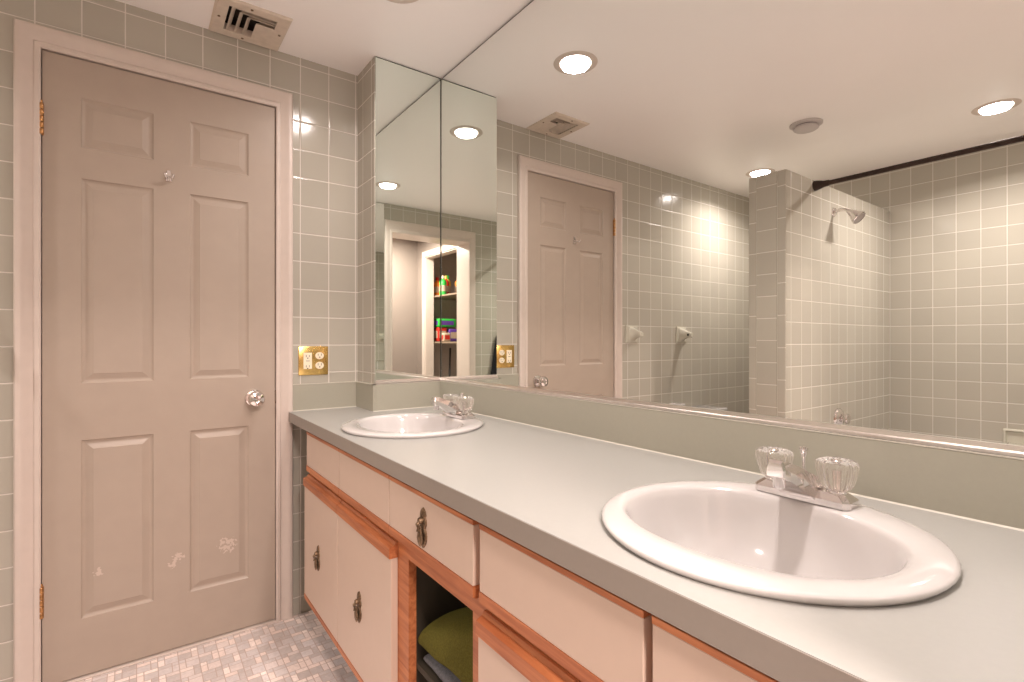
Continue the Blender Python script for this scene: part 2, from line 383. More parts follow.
# jamb lining
bm = B(); box(bm, DX0 - 0.012, DX0, YD - 0.002, YD + WT, 0, DZ); box(bm, DX1, DX1 + 0.012, YD - 0.002, YD + WT, 0, DZ); box(bm, DX0 - 0.012, DX1 + 0.012, YD - 0.002, YD + WT, DZ, DZ + 0.012)
struct('trim_5', bm, M_white)
bm = B(); box(bm, DX0, DX1, YD - 0.012, YD + WT, 0.0, 0.006, 0.002); struct('trim_6', bm, M_white)
bm = B(); box(bm, DX0, DX1, YD + 0.045, YD + 0.06, 0.007, DZ); struct('gap_shade_sheet', bm, M_dark)  # dark sheet behind the slab, stands in for shade in the door gap

def panel_door(bm, x0, x1, z0, z1, y, t, panels):
    xs = sorted({x0, x1, *[p[0] for p in panels], *[p[1] for p in panels]}); zs = sorted({z0, z1, *[p[2] for p in panels], *[p[3] for p in panels]})
    vd = {}
    def V(x, yy, z):
        k = (round(x, 5), round(yy, 5), round(z, 5))
        if k not in vd: vd[k] = bm.verts.new((x, yy, z))
        return vd[k]
    for i in range(len(xs) - 1):
        for j in range(len(zs) - 1):
            a, b, c, d = xs[i], xs[i + 1], zs[j], zs[j + 1]; mx_, mz = (a + b) / 2, (c + d) / 2
            if any(p[0] < mx_ < p[1] and p[2] < mz < p[3] for p in panels): continue
            bm.faces.new((V(a, y, c), V(b, y, c), V(b, y, d), V(a, y, d)))
    for (a, b, c, d) in panels:
        prev = None
        # moulded recess, then a raised field
        for ins, dep in ((0, 0), (0.004, 0.0045), (0.009, 0.0065), (0.013, 0.0065), (0.016, 0.0058), (0.030, 0.0016), (0.0315, 0.0008)):
            r = [V(a + ins, y + dep, c + ins), V(b - ins, y + dep, c + ins), V(b - ins, y + dep, d - ins), V(a + ins, y + dep, d - ins)]
            if prev:
                for k in range(4): bm.faces.new((prev[k], prev[(k + 1) % 4], r[(k + 1) % 4], r[k]))
            prev = r
        bm.faces.new(prev)
    for x in (x0, x1):
        bm.faces.new((V(x, y, z0), V(x, y + t, z0), V(x, y + t, z1), V(x, y, z1))) if len(zs) == 2 else None
    box(bm, x0, x1, y + 0.008, y + t, z0, z1)
    # slab edges
    for (p, q) in (((x0, z0), (x1, z0)), ((x1, z0), (x1, z1)), ((x1, z1), (x0, z1)), ((x0, z1), (x0, z0))):
        bm.faces.new([bm.verts.new(c) for c in ((p[0], y, p[1]), (q[0], y, q[1]), (q[0], y + 0.008, q[1]), (p[0], y + 0.008, p[1]))])
    return bm
dr = bpy.data.objects.new('door_1', None); COL.objects.link(dr); dr.location = (DX0, YD, 0); dr['kind'] = 'structure'
PX = ((-0.147, 0.048), (0.155, 0.347)); PZ = ((0.197, 0.782), (0.968, 1.640), (1.741, 1.903))
bm = B(); panel_door(bm, -0.2410, 0.4410, 0.010, 2.0275, YD, 0.034, [(a, b, c, d) for a, b in PX for c, d in PZ])
mk('door_slab', bm, M_door, dr)
for zc in (1.808, 0.281):
    bm = B(); 
    for k in range(5): lathe(bm, [(0, -.009), (.0055, -.009), (.0065, -.0075), (.0065, .0075), (.0055, .009), (0, .009)], Matrix.Translation((-0.2425, YD - 0.0075, zc - 0.04 + 0.02 * k)), 14)
    lathe(bm, [(0, -.007), (.004, -.004), (.004, .004), (0, .007)], Matrix.Translation((-0.2425, YD - 0.0075, zc + 0.054)), 12)
    box(bm, -0.248, -0.237, YD - 0.003, YD + 0.001, zc - 0.05, zc + 0.05)
    mk('hinge', bm, M_hinge, dr, smooth=True)
bm = B(); KM = tilt((0.366, YD, 0.887), (0, -1, 0))
lathe(bm, [(0.033, 0), (0.033, 0.003), (0.030, 0.007), (0.020, 0.009), (0.013, 0.011), (0.012, 0.026), (0.016, 0.030), (0.026, 0.036), (0.030, 0.046), (0.0295, 0.054), (0.025, 0.061), (0.014, 0.064), (0.010, 0.062), (0, 0.062)], KM, 40)
mk('door_knob', bm, M_chrome, dr, smooth=True)
bm = B(); lathe(bm, [(0.026, 0), (0.026, 0.002), (0, 0.0022)], tilt((0.4415, YD - 0.002, 0.887), (1, 0, 0)) @ Matrix.Diagonal((1, 0.35, 1, 1)), 24); mk('strike_plate', bm, M_antique, dr)
# robe hook on the door
hk = thing('robe_hook', 'small chrome robe hook on the upper middle of the door', 'hook', (0.092, YD, 1.669))
bm = B(); loft(bm, [[(0.082, YD, 1.672), (0.102, YD, 1.672), (0.098, YD, 1.712), (0.086, YD, 1.712)], [(0.083, YD - 0.005, 1.673), (0.101, YD - 0.005, 1.673), (0.097, YD - 0.005, 1.711), (0.087, YD - 0.005, 1.711)]])
mk('back_plate', bm, M_chrome, hk)
bm = B(); 
for s in (-1, 1): tube(bm, [(0.092 + s * 0.004, YD - 0.004, 1.690), (0.092 + s * 0.006, YD - 0.018, 1.682), (0.092 + s * 0.010, YD - 0.030, 1.680), (0.092 + s * 0.013, YD - 0.034, 1.692)], [0.004, 0.0035, 0.0035, 0.005], 10)
mk('prong', bm, M_chrome, hk, smooth=True)

# casing on the doorway behind, its jambs, and the closet casing in the hall
casing('trim_8', OX0, OX1, OZ, 0.066, YF, 1, M_white, top=1.5)
bm = B(); box(bm, OX0 - 0.02, OX0, YF - WF, YF + 0.002, 0, OZ); box(bm, OX1, OX1 + 0.02, YF - WF, YF + 0.002, 0, OZ); box(bm, OX0 - 0.02, OX1 + 0.02, YF - WF, YF + 0.002, OZ, OZ + 0.02)
struct('trim_9', bm, M_white)
bm = B(); box(bm, HX, HX + 0.018, -1.492, -1.43, 0, 2.147, 0.004); box(bm, HX, HX + 0.018, -0.62, -0.558, 0, 2.147, 0.004); box(bm, HX, HX + 0.018, -1.43, -0.62, 2.085, 2.147, 0.004)
box(bm, HX - 0.1, HX + 0.002, -1.431, -1.420, 0, 2.085); box(bm, HX - 0.1, HX + 0.002, -0.63, -0.619, 0, 2.085); box(bm, HX - 0.1, HX + 0.002, -1.43, -0.62, 2.075, 2.086)
struct('trim_10', bm, M_white)

# ------------------------------------------------------------------ mirrors
MZ0 = 0.945
mr = thing('wall_mirror', 'long frameless vanity mirror over the counter reaching the ceiling', 'mirror', (XM, 1.0, MZ0 - 0.012))
bm = B(); box(bm, XM, XM + 0.005, YF + 0.006, YP - 0.006, MZ0, CEIL - 0.009); mk('glass', bm, M_mirror, mr)
bm = B(); box(bm, XM + 0.0052, XM + 0.0075, YF + 0.002, YP + 0.003, MZ0, CEIL - 0.0005); mk('backing', bm, M_edge, mr)
bm = B(); prism(bm, [(XM - 0.010, MZ0 - 0.011), (XM + 0.007, MZ0 - 0.011), (XM + 0.007, MZ0 + 0.001), (XM - 0.001, MZ0 + 0.001), (XM - 0.001, MZ0 + 0.004), (XM - 0.004, MZ0 + 0.004), (XM - 0.005, MZ0 - 0.004), (XM - 0.010, MZ0 - 0.006)], 1, YF + 0.004, YP - 0.004)
mk('channel', bm, M_chrome_dull, mr)
mp = thing('wall_mirror', 'narrow mirror panel on the corner pier beside the far sink', 'mirror', ((XPIER + XM) / 2, YP, MZ0 - 0.012))
bm = B(); box(bm, XPIER + 0.003, XM - 0.0035, YP, YP + 0.004, MZ0, CEIL - 0.006); mk('glass', bm, M_mirror2, mp)
bm = B(); box(bm, XPIER + 0.004, XM + 0.003, YP + 0.0042, YP + 0.0062, MZ0, CEIL - 0.0005); mk('backing', bm, M_edge, mp)
bm = B(); prism(bm, [(YP - 0.010, MZ0 - 0.011), (YP + 0.004, MZ0 - 0.011), (YP + 0.004, MZ0 + 0.001), (YP - 0.001, MZ0 + 0.001), (YP - 0.001, MZ0 + 0.004), (YP - 0.004, MZ0 + 0.004), (YP - 0.005, MZ0 - 0.004), (YP - 0.010, MZ0 - 0.006)], 0, XPIER + 0.002, XM - 0.003)
mk('channel', bm, M_chrome_dull, mp)
me_ = thing('wall_mirror', 'mirror panel beside the open doorway at the near end of the vanity', 'mirror', (0.78, YF, MZ0))
bm = B(); box(bm, 0.482, XM - 0.004, YF, YF + 0.005, MZ0, CEIL - 0.006); mk('glass', bm, M_mirror, me_)

# ------------------------------------------------------------------ countertop
CX0 = 0.488; CY0, CY1 = YF, YD
SINKS = [(0.750, 0.400), (0.742, 1.560)]
ct = thing('countertop', 'long pale sage laminate worktop over the cream cabinets', 'countertop', (0.78, 1.0, CT - 0.04))
def sheet_with_holes(z):
    bm = B(); es = []
    def loop(pts):
        vs = [bm.verts.new((p[0], p[1], z)) for p in pts]
        for i in range(len(vs)): es.append(bm.edges.new((vs[i], vs[(i + 1) % len(vs)])))
        return vs
    loop([(CX0, CY0), (XM + 0.008, CY0), (XM + 0.008, YP + 0.006), (XPIER, YP + 0.006), (XPIER, CY1), (CX0, CY1)])
    for cx, cy in SINKS: loop(ell(cx, cy, 0.205, 0.205, 0, 48))
    bmesh.ops.triangle_fill(bm, use_beauty=True, use_dissolve=False, edges=es)
    return bm
bm = sheet_with_holes(CT); r = bmesh.ops.extrude_face_region(bm, geom=bm.faces[:])
bmesh.ops.translate(bm, verts=[g for g in r['geom'] if isinstance(g, bmesh.types.BMVert)], vec=(0, 0, -0.018))
mk('top', bm, M_lam, ct)
bm = B(); box(bm, CX0 - 0.0015, CX0 + 0.02, CY0, CY1 - 0.024, CT - 0.038, CT - 0.0008); o = mk('front_edge', bm, M_lam_shade, ct)
SP = 0.932
def splash(x0, x1, y0, y1):
    bm = B(); box(bm, x0, x1, y0, y1, CT, SP - 0.0015, 0.001, 1)
    return mk('backsplash', bm, M_lam_spl, ct)
splash(XM - 0.012, XM + 0.008, CY0, YP - 0.012); splash(XPIER, XM + 0.008, YP - 0.012, YP + 0.006)
splash(XPIER - 0.012, XPIER, YP - 0.012, YD - 0.012); splash(0.505, XPIER, YD - 0.012, YD)
bm = B(); box(bm, XM - 0.0125, XM + 0.006, CY0, YP - 0.012, SP - 0.0015, SP + 0.001); box(bm, XPIER - 0.0125, XM, YP - 0.0125, YP + 0.004, SP - 0.0015, SP + 0.001)
box(bm, XPIER - 0.0125, XPIER, YP - 0.0125, YD - 0.012, SP - 0.0015, SP + 0.001); box(bm, 0.505, XPIER, YD - 0.0125, YD, SP - 0.0015, SP + 0.001)
def fillet(bm, a, b, d):
    a = Vector(a); b = Vector(b); d = Vector(d)
    loft(bm, [[a, a + d * 0.0025, a + Vector((0, 0, 0.0025))], [b, b + d * 0.0025, b + Vector((0, 0, 0.0025))]])
fillet(bm, (XM - 0.012, CY0, CT), (XM - 0.012, YP - 0.012, CT), (-1, 0, 0)); fillet(bm, (XPIER - 0.012, YP - 0.012, CT), (XM - 0.012, YP - 0.012, CT), (0, -1, 0))
fillet(bm, (0.505, YD - 0.012, CT), (XPIER - 0.012, YD - 0.012, CT), (0, -1, 0))
mk('caulk_bead', bm, M_caulk, ct)

# ------------------------------------------------------------------ sinks and faucets
def make_sink(cx, cy, label):
    t = thing('sink', label, 'sink', (cx, cy, CT), 'oval drop in sinks')
    bm = B(); bx_, by_ = cx - 0.009, cy + 0.008
    L = [ell(cx, cy, .224, .226, CT + 0.0004), ell(cx, cy, .228, .229, CT + 0.004), ell(cx, cy, .2292, .2308, CT + 0.0075), ell(cx, cy, .2275, .229, CT + 0.0105), ell(cx, cy, .223, .2245, CT + 0.0122), ell(cx, cy, .205, .209, CT + 0.0140)]
    def bas(f, z, e=2.15): return ell(bx_ , by_, .156 * f, .190 * f, z, 64, e)
    L += [bas(1.045, CT + 0.0125), bas(1.015, CT + 0.0105), bas(0.995, CT + 0.005), bas(0.975, CT - 0.006), bas(0.945, CT - 0.03), bas(0.89, CT - 0.065), bas(0.78, CT - 0.10), bas(0.60, CT - 0.125), bas(0.35, CT - 0.137, 2), bas(0.14, CT - 0.141, 2)]
    loft(bm, L, cap0=False, cap1=True)
    # outer underside of the bowl
    loft(bm, [ell(cx, cy, .205, .204, CT + 0.0004), ell(bx_, by_, .17, .2, CT - 0.05), ell(bx_, by_, .13, .16, CT - 0.12), ell(bx_, by_, .05, .06, CT - 0.155)], cap0=False)
    mk('basin', bm, M_porc, t, smooth=True, angle=60)
    bm = B(); lathe(bm, [(0.0, 0.004), (0.012, 0.0045), (0.016, 0.003), (0.017, 0.0015), (0.021, 0.0025), (0.026, 0.0005)], Matrix.Translation((bx_, by_, CT - 0.141)), 28)
    mk('drain', bm, M_chrome, t, smooth=True)
    return t
s_near = make_sink(*SINKS[0], 'nearer white drop-in sink at the right end of the counter')
s_far = make_sink(*SINKS[1], 'farther white drop-in sink beside the corner pier and outlet')

FZ = CT + 0.0142
def make_faucet(cx, cy, label):
    t = thing('faucet', label, 'faucet', (cx, cy, FZ), 'chrome faucets with clear knobs')
    # base: bevelled long block, a ridge running up to the spout
    bm = B(); hw, hl = 0.026, 0.077
    def rr(a, b, z, c=0.008):
        return [(cx - a + c, cy - b, z), (cx + a - c, cy - b, z), (cx + a, cy - b + c, z), (cx + a, cy + b - c, z), (cx + a - c, cy + b, z), (cx - a + c, cy + b, z), (cx - a, cy + b - c, z), (cx - a, cy - b + c, z)]
    loft(bm, [rr(hw, hl, FZ), rr(hw, hl, FZ + 0.010), rr(hw - .002, hl - .002, FZ + 0.0125), rr(hw - 0.010, hl - 0.012, FZ + 0.021)])
    mk('base', bm, M_chrome, t)
    # spout: wedge that rises from the base and reaches out over the bowl
    bm = B(); sec = []
    for (dx, z, wd, h) in ((0.023, FZ + 0.014, 0.066, 0.010), (0.004, FZ + 0.022, 0.066, 0.032), (-0.024, FZ + 0.027, 0.058, 0.044), (-0.050, FZ + 0.043, 0.044, 0.038), (-0.082, FZ + 0.058, 0.033, 0.031), (-0.096, FZ + 0.062, 0.030, 0.028), (-0.100, FZ + 0.061, 0.026, 0.022)):
        a = wd / 2; x = cx + dx
        sec.append([(x, cy - a, z - h / 2), (x, cy + a, z - h / 2), (x, cy + a, z), (x, cy + a * .72, z + h / 2), (x, cy - a * .72, z + h / 2), (x, cy - a, z)])
    loft(bm, sec); mk('spout', bm, M_chrome, t)
    bm = B(); lathe(bm, [(0, -0.016), (0.0085, -0.016), (0.0095, -0.012), (0.0095, 0.004), (0, 0.004)], Matrix.Translation((cx - 0.086, cy, FZ + 0.046)), 20)
    mk('aerator', bm, M_chrome, t, smooth=True)
    for s in (-1, 1):
        M0 = Matrix.Translation((cx, cy + s * 0.051, FZ + 0.020))
        bm = B(); lathe(bm, [(0.015, -0.004), (0.015, 0.003), (0.011, 0.0055), (0, 0.0058)], M0, 24)
        st = mk('valve_stem', bm, M_chrome, t, smooth=True)
        bm = B(); lathe(bm, [(0, 0.006), (0.017, 0.006), (0.0215, 0.010), (0.0255, 0.020), (0.0290, 0.036), (0.0300, 0.044), (0.0285, 0.0505), (0.023, 0.0535), (0.0165, 0.0525), (0.0125, 0.0495), (0, 0.0495)], M0, 96, 16, 0.04)
        kn = mk('knob', bm, M_acryl, t, smooth=True, angle=50)
        kn['label'] = 'clear fluted acrylic knob'
        bm = B(); lathe(bm, [(0, 0.0500), (0.0085, 0.0500), (0.0085, 0.052), (0.007, 0.0535), (0, 0.0535)], M0, 20)
        cap = mk('cap', bm, M_chrome, kn, smooth=True)
        bm = B(); lathe(bm, [(0, 0.010), (0.0065, 0.010), (0.0065, 0.038), (0, 0.038)], M0, 14)
        mk('screw_core', bm, M_chrome, kn, smooth=True)
    bm = B(); lathe(bm, [(0, 0), (0.0027, 0), (0.0027, 0.062), (0.0042, 0.066), (0.0060, 0.073), (0.0072, 0.078), (0.0068, 0.0815), (0.003, 0.082), (0.002, 0.080), (0, 0.080)], Matrix.Translation((cx + 0.024, cy + 0.011, FZ - 0.001)), 18)
    mk('pop_up_rod', bm, M_chrome, t, smooth=True)
    return t
make_faucet(0.925, 0.411, 'chrome faucet with clear knobs on the nearer sink')
make_faucet(0.922, 1.580, 'chrome faucet with clear knobs on the farther sink')

# ------------------------------------------------------------------ vanity cabinet
XF, XFF = 0.500, 0.519            # front faces, face frame
vc = thing('vanity_cabinet', 'long vanity cabinet with cream fronts and oak edging under the worktop', 'cabinet', (0.80, 0.95, 0.0))
Y_END = 1.978
SIDES = [(0.787, 0.815), (1.055, 1.150)]
bm = B()
box(bm, XFF, XFF + 0.02, YF, Y_END, 0.590, CT - 0.040)         # long top rail
for a, b in ((0.783, 0.833), (1.120, 1.205), (1.945, Y_END), (0.375, 0.41), (YF, YF + 0.03)): box(bm, XFF, XFF + 0.02, a, b, 0.180, 0.590)
box(bm, XFF, XFF + 0.02, YF, Y_END, 0.157, 0.180)
mk('face_frame', bm, M_oak_y, vc)
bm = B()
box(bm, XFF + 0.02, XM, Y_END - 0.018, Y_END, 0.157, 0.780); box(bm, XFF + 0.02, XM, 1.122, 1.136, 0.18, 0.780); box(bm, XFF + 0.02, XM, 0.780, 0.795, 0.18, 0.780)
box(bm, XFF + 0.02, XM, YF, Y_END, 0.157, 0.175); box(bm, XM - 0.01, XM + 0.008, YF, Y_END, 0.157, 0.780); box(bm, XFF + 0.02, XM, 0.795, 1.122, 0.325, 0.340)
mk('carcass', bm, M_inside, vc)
bm = B(); box(bm, XFF + 0.075, XM, YF, Y_END - 0.002, 0.0, 0.157); mk('toe_kick', bm, M_dark, vc)
def pull(yc, zc, parent):
    """antique drop pull: shaped backplate, post, bail and drop"""
    s = 0.0875 / 2
    prof = [(0.0, 1.0), (0.004, 0.93), (0.008, 0.82), (0.0105, 0.66), (0.008, 0.55), (0.011, 0.42), (0.0125, 0.25), (0.009, 0.10), (0.0075, 0.0), (0.0115, -0.14), (0.0135, -0.34), (0.012, -0.55), (0.009, -0.72), (0.005, -0.88), (0.0, -1.0)]
    out = [(yc + a * 1.25, zc + b * s) for a, b in prof] + [(yc - a * 1.25, zc + b * s) for a, b in prof[-2:0:-1]]
    bm = B(); inn = [(yc + (a - yc) * 0.7, zc + (b - zc) * 0.86) for a, b in out]
    loft(bm, [[(XF - 0.0002, a, b) for a, b in out], [(XF - 0.003, a, b) for a, b in out], [(XF - 0.0048, a, b) for a, b in inn]])
    bp = mk('pull', bm, M_antique, parent); bp['label'] = 'antique brass drop pull'
    bm = B(); lathe(bm, [(0.007, 0.003), (0.0075, 0.008), (0.006, 0.013), (0, 0.015)], tilt((XF, yc, zc + 0.017), (-1, 0, 0)), 18)
    tube(bm, [(XF - 0.008, yc, zc + 0.018), (XF - 0.016, yc, zc + 0.010), (XF - 0.014, yc, zc - 0.004)], 0.0045, 8)
    # leaf shaped drop
    pr = [(0, 0.012), (0.004, 0.008), (0.005, 0.0), (0.0085, -0.010), (0.0095, -0.018), (0.0075, -0.026), (0.004, -0.032), (0, -0.036)]
    lathe(bm, pr, Matrix.Translation((XF - 0.0095, yc, zc - 0.004)) @ Matrix.Diagonal((0.45, 1.35, 1, 1)), 18)
    mk('drop', bm, M_antique, bp, smooth=True)
def front(kind, y0, y1, z0, z1, strip_b, strip_t, pullat=None, finger=False):
    bm = B(); box(bm, XF, XFF - 0.0006, y0, y1, z0 + strip_b, z1 - strip_t, 0.0012, 1); d = mk(kind, bm, M_beige, vc)
    if strip_b:
        bm = B()
        if kind == 'drawer': prism(bm, [(XF - 0.001, z0 + strip_b), (XFF - 0.0006, z0 + strip_b), (XFF - 0.0006, z0 - 0.004), (XF + 0.006, z0 - 0.004), (XF - 0.001, z0)], 1, y0 - 0.0005, y1 + 0.0005)
        else: box(bm, XF - 0.001, XFF - 0.0006, y0 - 0.0005, y1 + 0.0005, z0, z0 + strip_b, 0.001, 1)
        mk('oak_edge', bm, M_oak_y, d)
    if strip_t:
        bm = B()
        if finger: prism(bm, [(XF - 0.0045, z1 - strip_t), (XFF - 0.0006, z1 - strip_t), (XFF - 0.0006, z1 + 0.008), (XF + 0.013, z1 + 0.008), (XF + 0.009, z1 + 0.001), (XF - 0.0045, z1 - 0.004)], 1, y0 - 0.0005, y1 + 0.0005)
        else: box(bm, XF - 0.001, XFF - 0.0006, y0 - 0.0005, y1 + 0.0005, z1 - strip_t, z1, 0.001, 1)
        mk('oak_edge', bm, M_oak_y, d)
    if pullat: pull(*pullat, d)
    return d
DT, DB = 0.777, 0.634
front('drawer', 1.578, 1.946, DB, DT, 0.020, 0.010); front('drawer', 1.192, 1.574, DB, DT, 0.020, 0.010)
front('drawer', 0.802, 1.189, DB, DT, 0.020, 0.010, (1.002, 0.704))
front('drawer', 0.409, 0.780, DB, DT, 0.020, 0.010); front('drawer', -0.02, 0.396, DB, DT, 0.020, 0.010)
front('door', 1.592, 1.977, 0.157, 0.605, 0.018, 0.030, (1.794, 0.367), True); front('door', 1.180, 1.588, 0.157, 0.605, 0.018, 0.030, (1.397, 0.367), True)
front('door', 0.402, 0.785, 0.157, 0.605, 0.018, 0.030, None, True); front('door', -0.02, 0.386, 0.157, 0.605, 0.018, 0.030, None, True)

# towels in the open cubby
def soft_block(name, x0, x1, y0, y1, z0, h0, h1, m, label, cat, layers=3, seed=0):
    """folded cloth: layered, rounded fold to the front, top sloping from h1 (near y0) to h0 (near y1)"""
    bm = B(); nx, ny = 26, 24; loops = []
    for j in range(ny + 1):
        v = j / ny; y = y0 + (y1 - y0) * v; h = h1 + (h0 - h1) * v
        edge = 1 - 0.30 * max(0, (abs(v - 0.5) - 0.40) / 0.10) ** 2
        loop = []
        for i in range(nx * 2):
            t = pi * 2 * i / (nx * 2); cxx, czz = cos(t), sin(t)
            px_ = (x0 + x1) / 2 + (x1 - x0) / 2 * math.copysign(abs(cxx) ** 0.35, cxx) * (0.9 + 0.1 * edge)
            f = 0.5 + 0.5 * math.copysign(abs(czz) ** 0.55, czz)
            fold = 0.010 * abs(sin(f * layers * pi)) ** 0.5 - 0.010
            if cxx < 0: px_ -= fold * 0.9
            pz = z0 + h * edge * f
            n_ = noise.noise(Vector((px_ * 9 + seed, y * 9, pz * 9))) * 0.010
            loop.append((px_ + n_, y, max(z0, pz + n_ * 0.9)))
        loops.append(loop)
    loft(bm, loops)
    o = mk(name, bm, m, None, smooth=True, angle=60)
    return tag(o, label, cat)
soft_block('folded_towel', 0.545, 0.86, 0.805, 1.105, 0.341, 0.028, 0.034, M_cloth, 'dark grey cloth lying under the olive towel in the open cubby', 'cloth', 1, 3)
soft_block('folded_towel', 0.538, 0.86, 0.805, 1.112, 0.3765, 0.060, 0.200, M_towel, 'olive green folded towel in the open cubby of the vanity', 'towel', 1, 8)

# ------------------------------------------------------------------ outlet
ot = thing('outlet_plate', 'polished brass outlet plate on the tile right of the door', 'outlet', (0.587, YD, 1.026))
bm = B(); box(bm, 0.528, 0.646, YD - 0.005, YD + 0.001, 0.967, 1.085, 0.003)
for sx in (0.5635, 0.6105):
    for z in (0.976, 1.076) : lathe(bm, [(0.0035, 0.004), (0.0035, 0.006), (0.002, 0.0068), (0, 0.0068)], tilt((sx, YD, z), (0, -1, 0)), 12)
mk('plate', bm, M_brass, ot, smooth=True)
bm = B(); box(bm, 0.547, 0.580, YD - 0.008, YD - 0.003, 0.993, 1.059, 0.001)
gf = mk('socket', bm, M_ivory, ot)
bm = B(); 
for z in (1.019 - 0.02, 1.019 + 0.022): box(bm, 0.556, 0.558, YD - 0.0086, YD - 0.0075, z, z + 0.009); box(bm, 0.568, 0.570, YD - 0.0086, YD - 0.0075, z, z + 0.009); lathe(bm, [(0.0025, 0.0078), (0.0025, 0.0086), (0, 0.0086)], tilt((0.563, YD, z - 0.004), (0, -1, 0)), 10)
box(bm, 0.556, 0.571, YD - 0.0084, YD - 0.0075, 1.0245, 1.0265)
mk('slot', bm, M_slot, gf)
for zc in (1.006, 1.046):
    bm = B(); lathe(bm, [(0.017, 0.003), (0.017, 0.007), (0.016, 0.008), (0, 0.008)], tilt((0.6105, YD, zc), (0, -1, 0)) @ Matrix.Diagonal((1, 0.86, 1, 1)), 30)
    s_ = mk('socket', bm, M_ivory, ot, smooth=True)
    bm = B(); box(bm, 0.603, 0.605, YD - 0.0088, YD - 0.0075, zc, zc + 0.009); box(bm, 0.616, 0.618, YD - 0.0088, YD - 0.0075, zc, zc + 0.009); lathe(bm, [(0.0025, 0.0078), (0.0025, 0.0088), (0, 0.0088)], tilt((0.6105, YD, zc - 0.006), (0, -1, 0)), 10)
    mk('slot', bm, M_slot, s_)

# ------------------------------------------------------------------ ceiling vent
vt = thing('ceiling_vent', 'square louvred air vent in the ceiling above the door', 'vent', ((VX0 + VX1) / 2, (VY0 + VY1) / 2, CEIL))
bm = B(); fw = 0.042; z0, z1 = CEIL - 0.007, CEIL
ix0, ix1, iy0, iy1 = VX0 + fw, VX1 - fw, VY0 + fw, VY1 - fw
def ring(x0, x1, y0, y1, z): return [(x0, y0, z), (x1, y0, z), (x1, y1, z), (x0, y1, z)]
loft(bm, [ring(VX0, VX1, VY0, VY1, CEIL), ring(VX0, VX1, VY0, VY1, CEIL - 0.003), ring(VX0 + .006, VX1 - .006, VY0 + .006, VY1 - .006, CEIL - 0.008), ring(ix0, ix1, iy0, iy1, CEIL - 0.006), ring(ix0, ix1, iy0, iy1, CEIL + 0.02)], False, False)
mk('frame', bm, M_vent, vt)
for x, y in (((VX0 + VX1) / 2 - .01, VY0 + 0.02), ((VX0 + VX1) / 2 - .01, VY1 - 0.02), (VX0 + 0.02, (VY0 + VY1) / 2), (VX1 - 0.02, (VY0 + VY1) / 2)):
    bm = B(); lathe(bm, [(0.0048, -0.0065), (0.0045, -0.009), (0, -0.0098)], Matrix.Translation((x, y, CEIL)), 12); mk('screw', bm, M_antique, vt)
bm = B(); box(bm, VX0 + .03, VX1 - .03, VY0 + .03, VY1 - .03, CEIL + 0.045, CEIL + 0.05)
for q in ((VX0 + .03, VX0 + .033, VY0 + .03, VY1 - .03), (VX1 - .033, VX1 - .03, VY0 + .03, VY1 - .03), (VX0 + .03, VX1 - .03, VY0 + .03, VY0 + .033), (VX0 + .03, VX1 - .03, VY1 - .033, VY1 - .03)): box(bm, *q, CEIL + 0.0, CEIL + 0.045)
mk('duct', bm, M_dark, vt)
# L shaped louvres that bend at the near left corner, then a sloped plate
iw, il = ix1 - ix0, iy1 - iy0
for k in range(3):
    a = ix0 + 0.010 + k * 0.0260; b = iy0 + 0.006 + k * 0.0165; t = 0.0085; s = 0.010
    bm = B()
    o1 = [(a, b, CEIL - 0.006), (a + t, b + t * .7, CEIL - 0.006)]
    # slanted strip: lower edge shifted outwards
    A0, A1, A2 = (a, iy1, 0), (a, b, 0), (ix1, b, 0)
    lo = [Vector((p[0], p[1], CEIL - 0.005)) for p in (A0, A1, A2)]
    hi = [Vector((a + 0.015, iy1, CEIL + 0.014)), Vector((a + 0.015, b + 0.010, CEIL + 0.014)), Vector((ix1, b + 0.010, CEIL + 0.014))]
    th = 0.0015
    for i in range(2):
        p, q, r_, u = lo[i], lo[i + 1], hi[i + 1], hi[i]
        n = (q - p).cross(u - p).normalized() * th
        loft(bm, [[p, q, r_, u], [p + n, q + n, r_ + n, u + n]])
    mk('louvre', bm, M_vent, vt)
bm = B(); a = ix0 + 0.092; b = iy0 + 0.056; h = 0.016
loft(bm, [[(a, b, CEIL - 0.005), (ix1, b, CEIL - 0.005), (ix1, iy1, CEIL - 0.005), (a, iy1, CEIL - 0.005)], [(a + 0.02, b + 0.02, CEIL + h), (ix1, b + 0.02, CEIL + h), (ix1, iy1, CEIL + h), (a + 0.02, iy1, CEIL + h)]])
mk('deflector', bm, M_vent, vt)

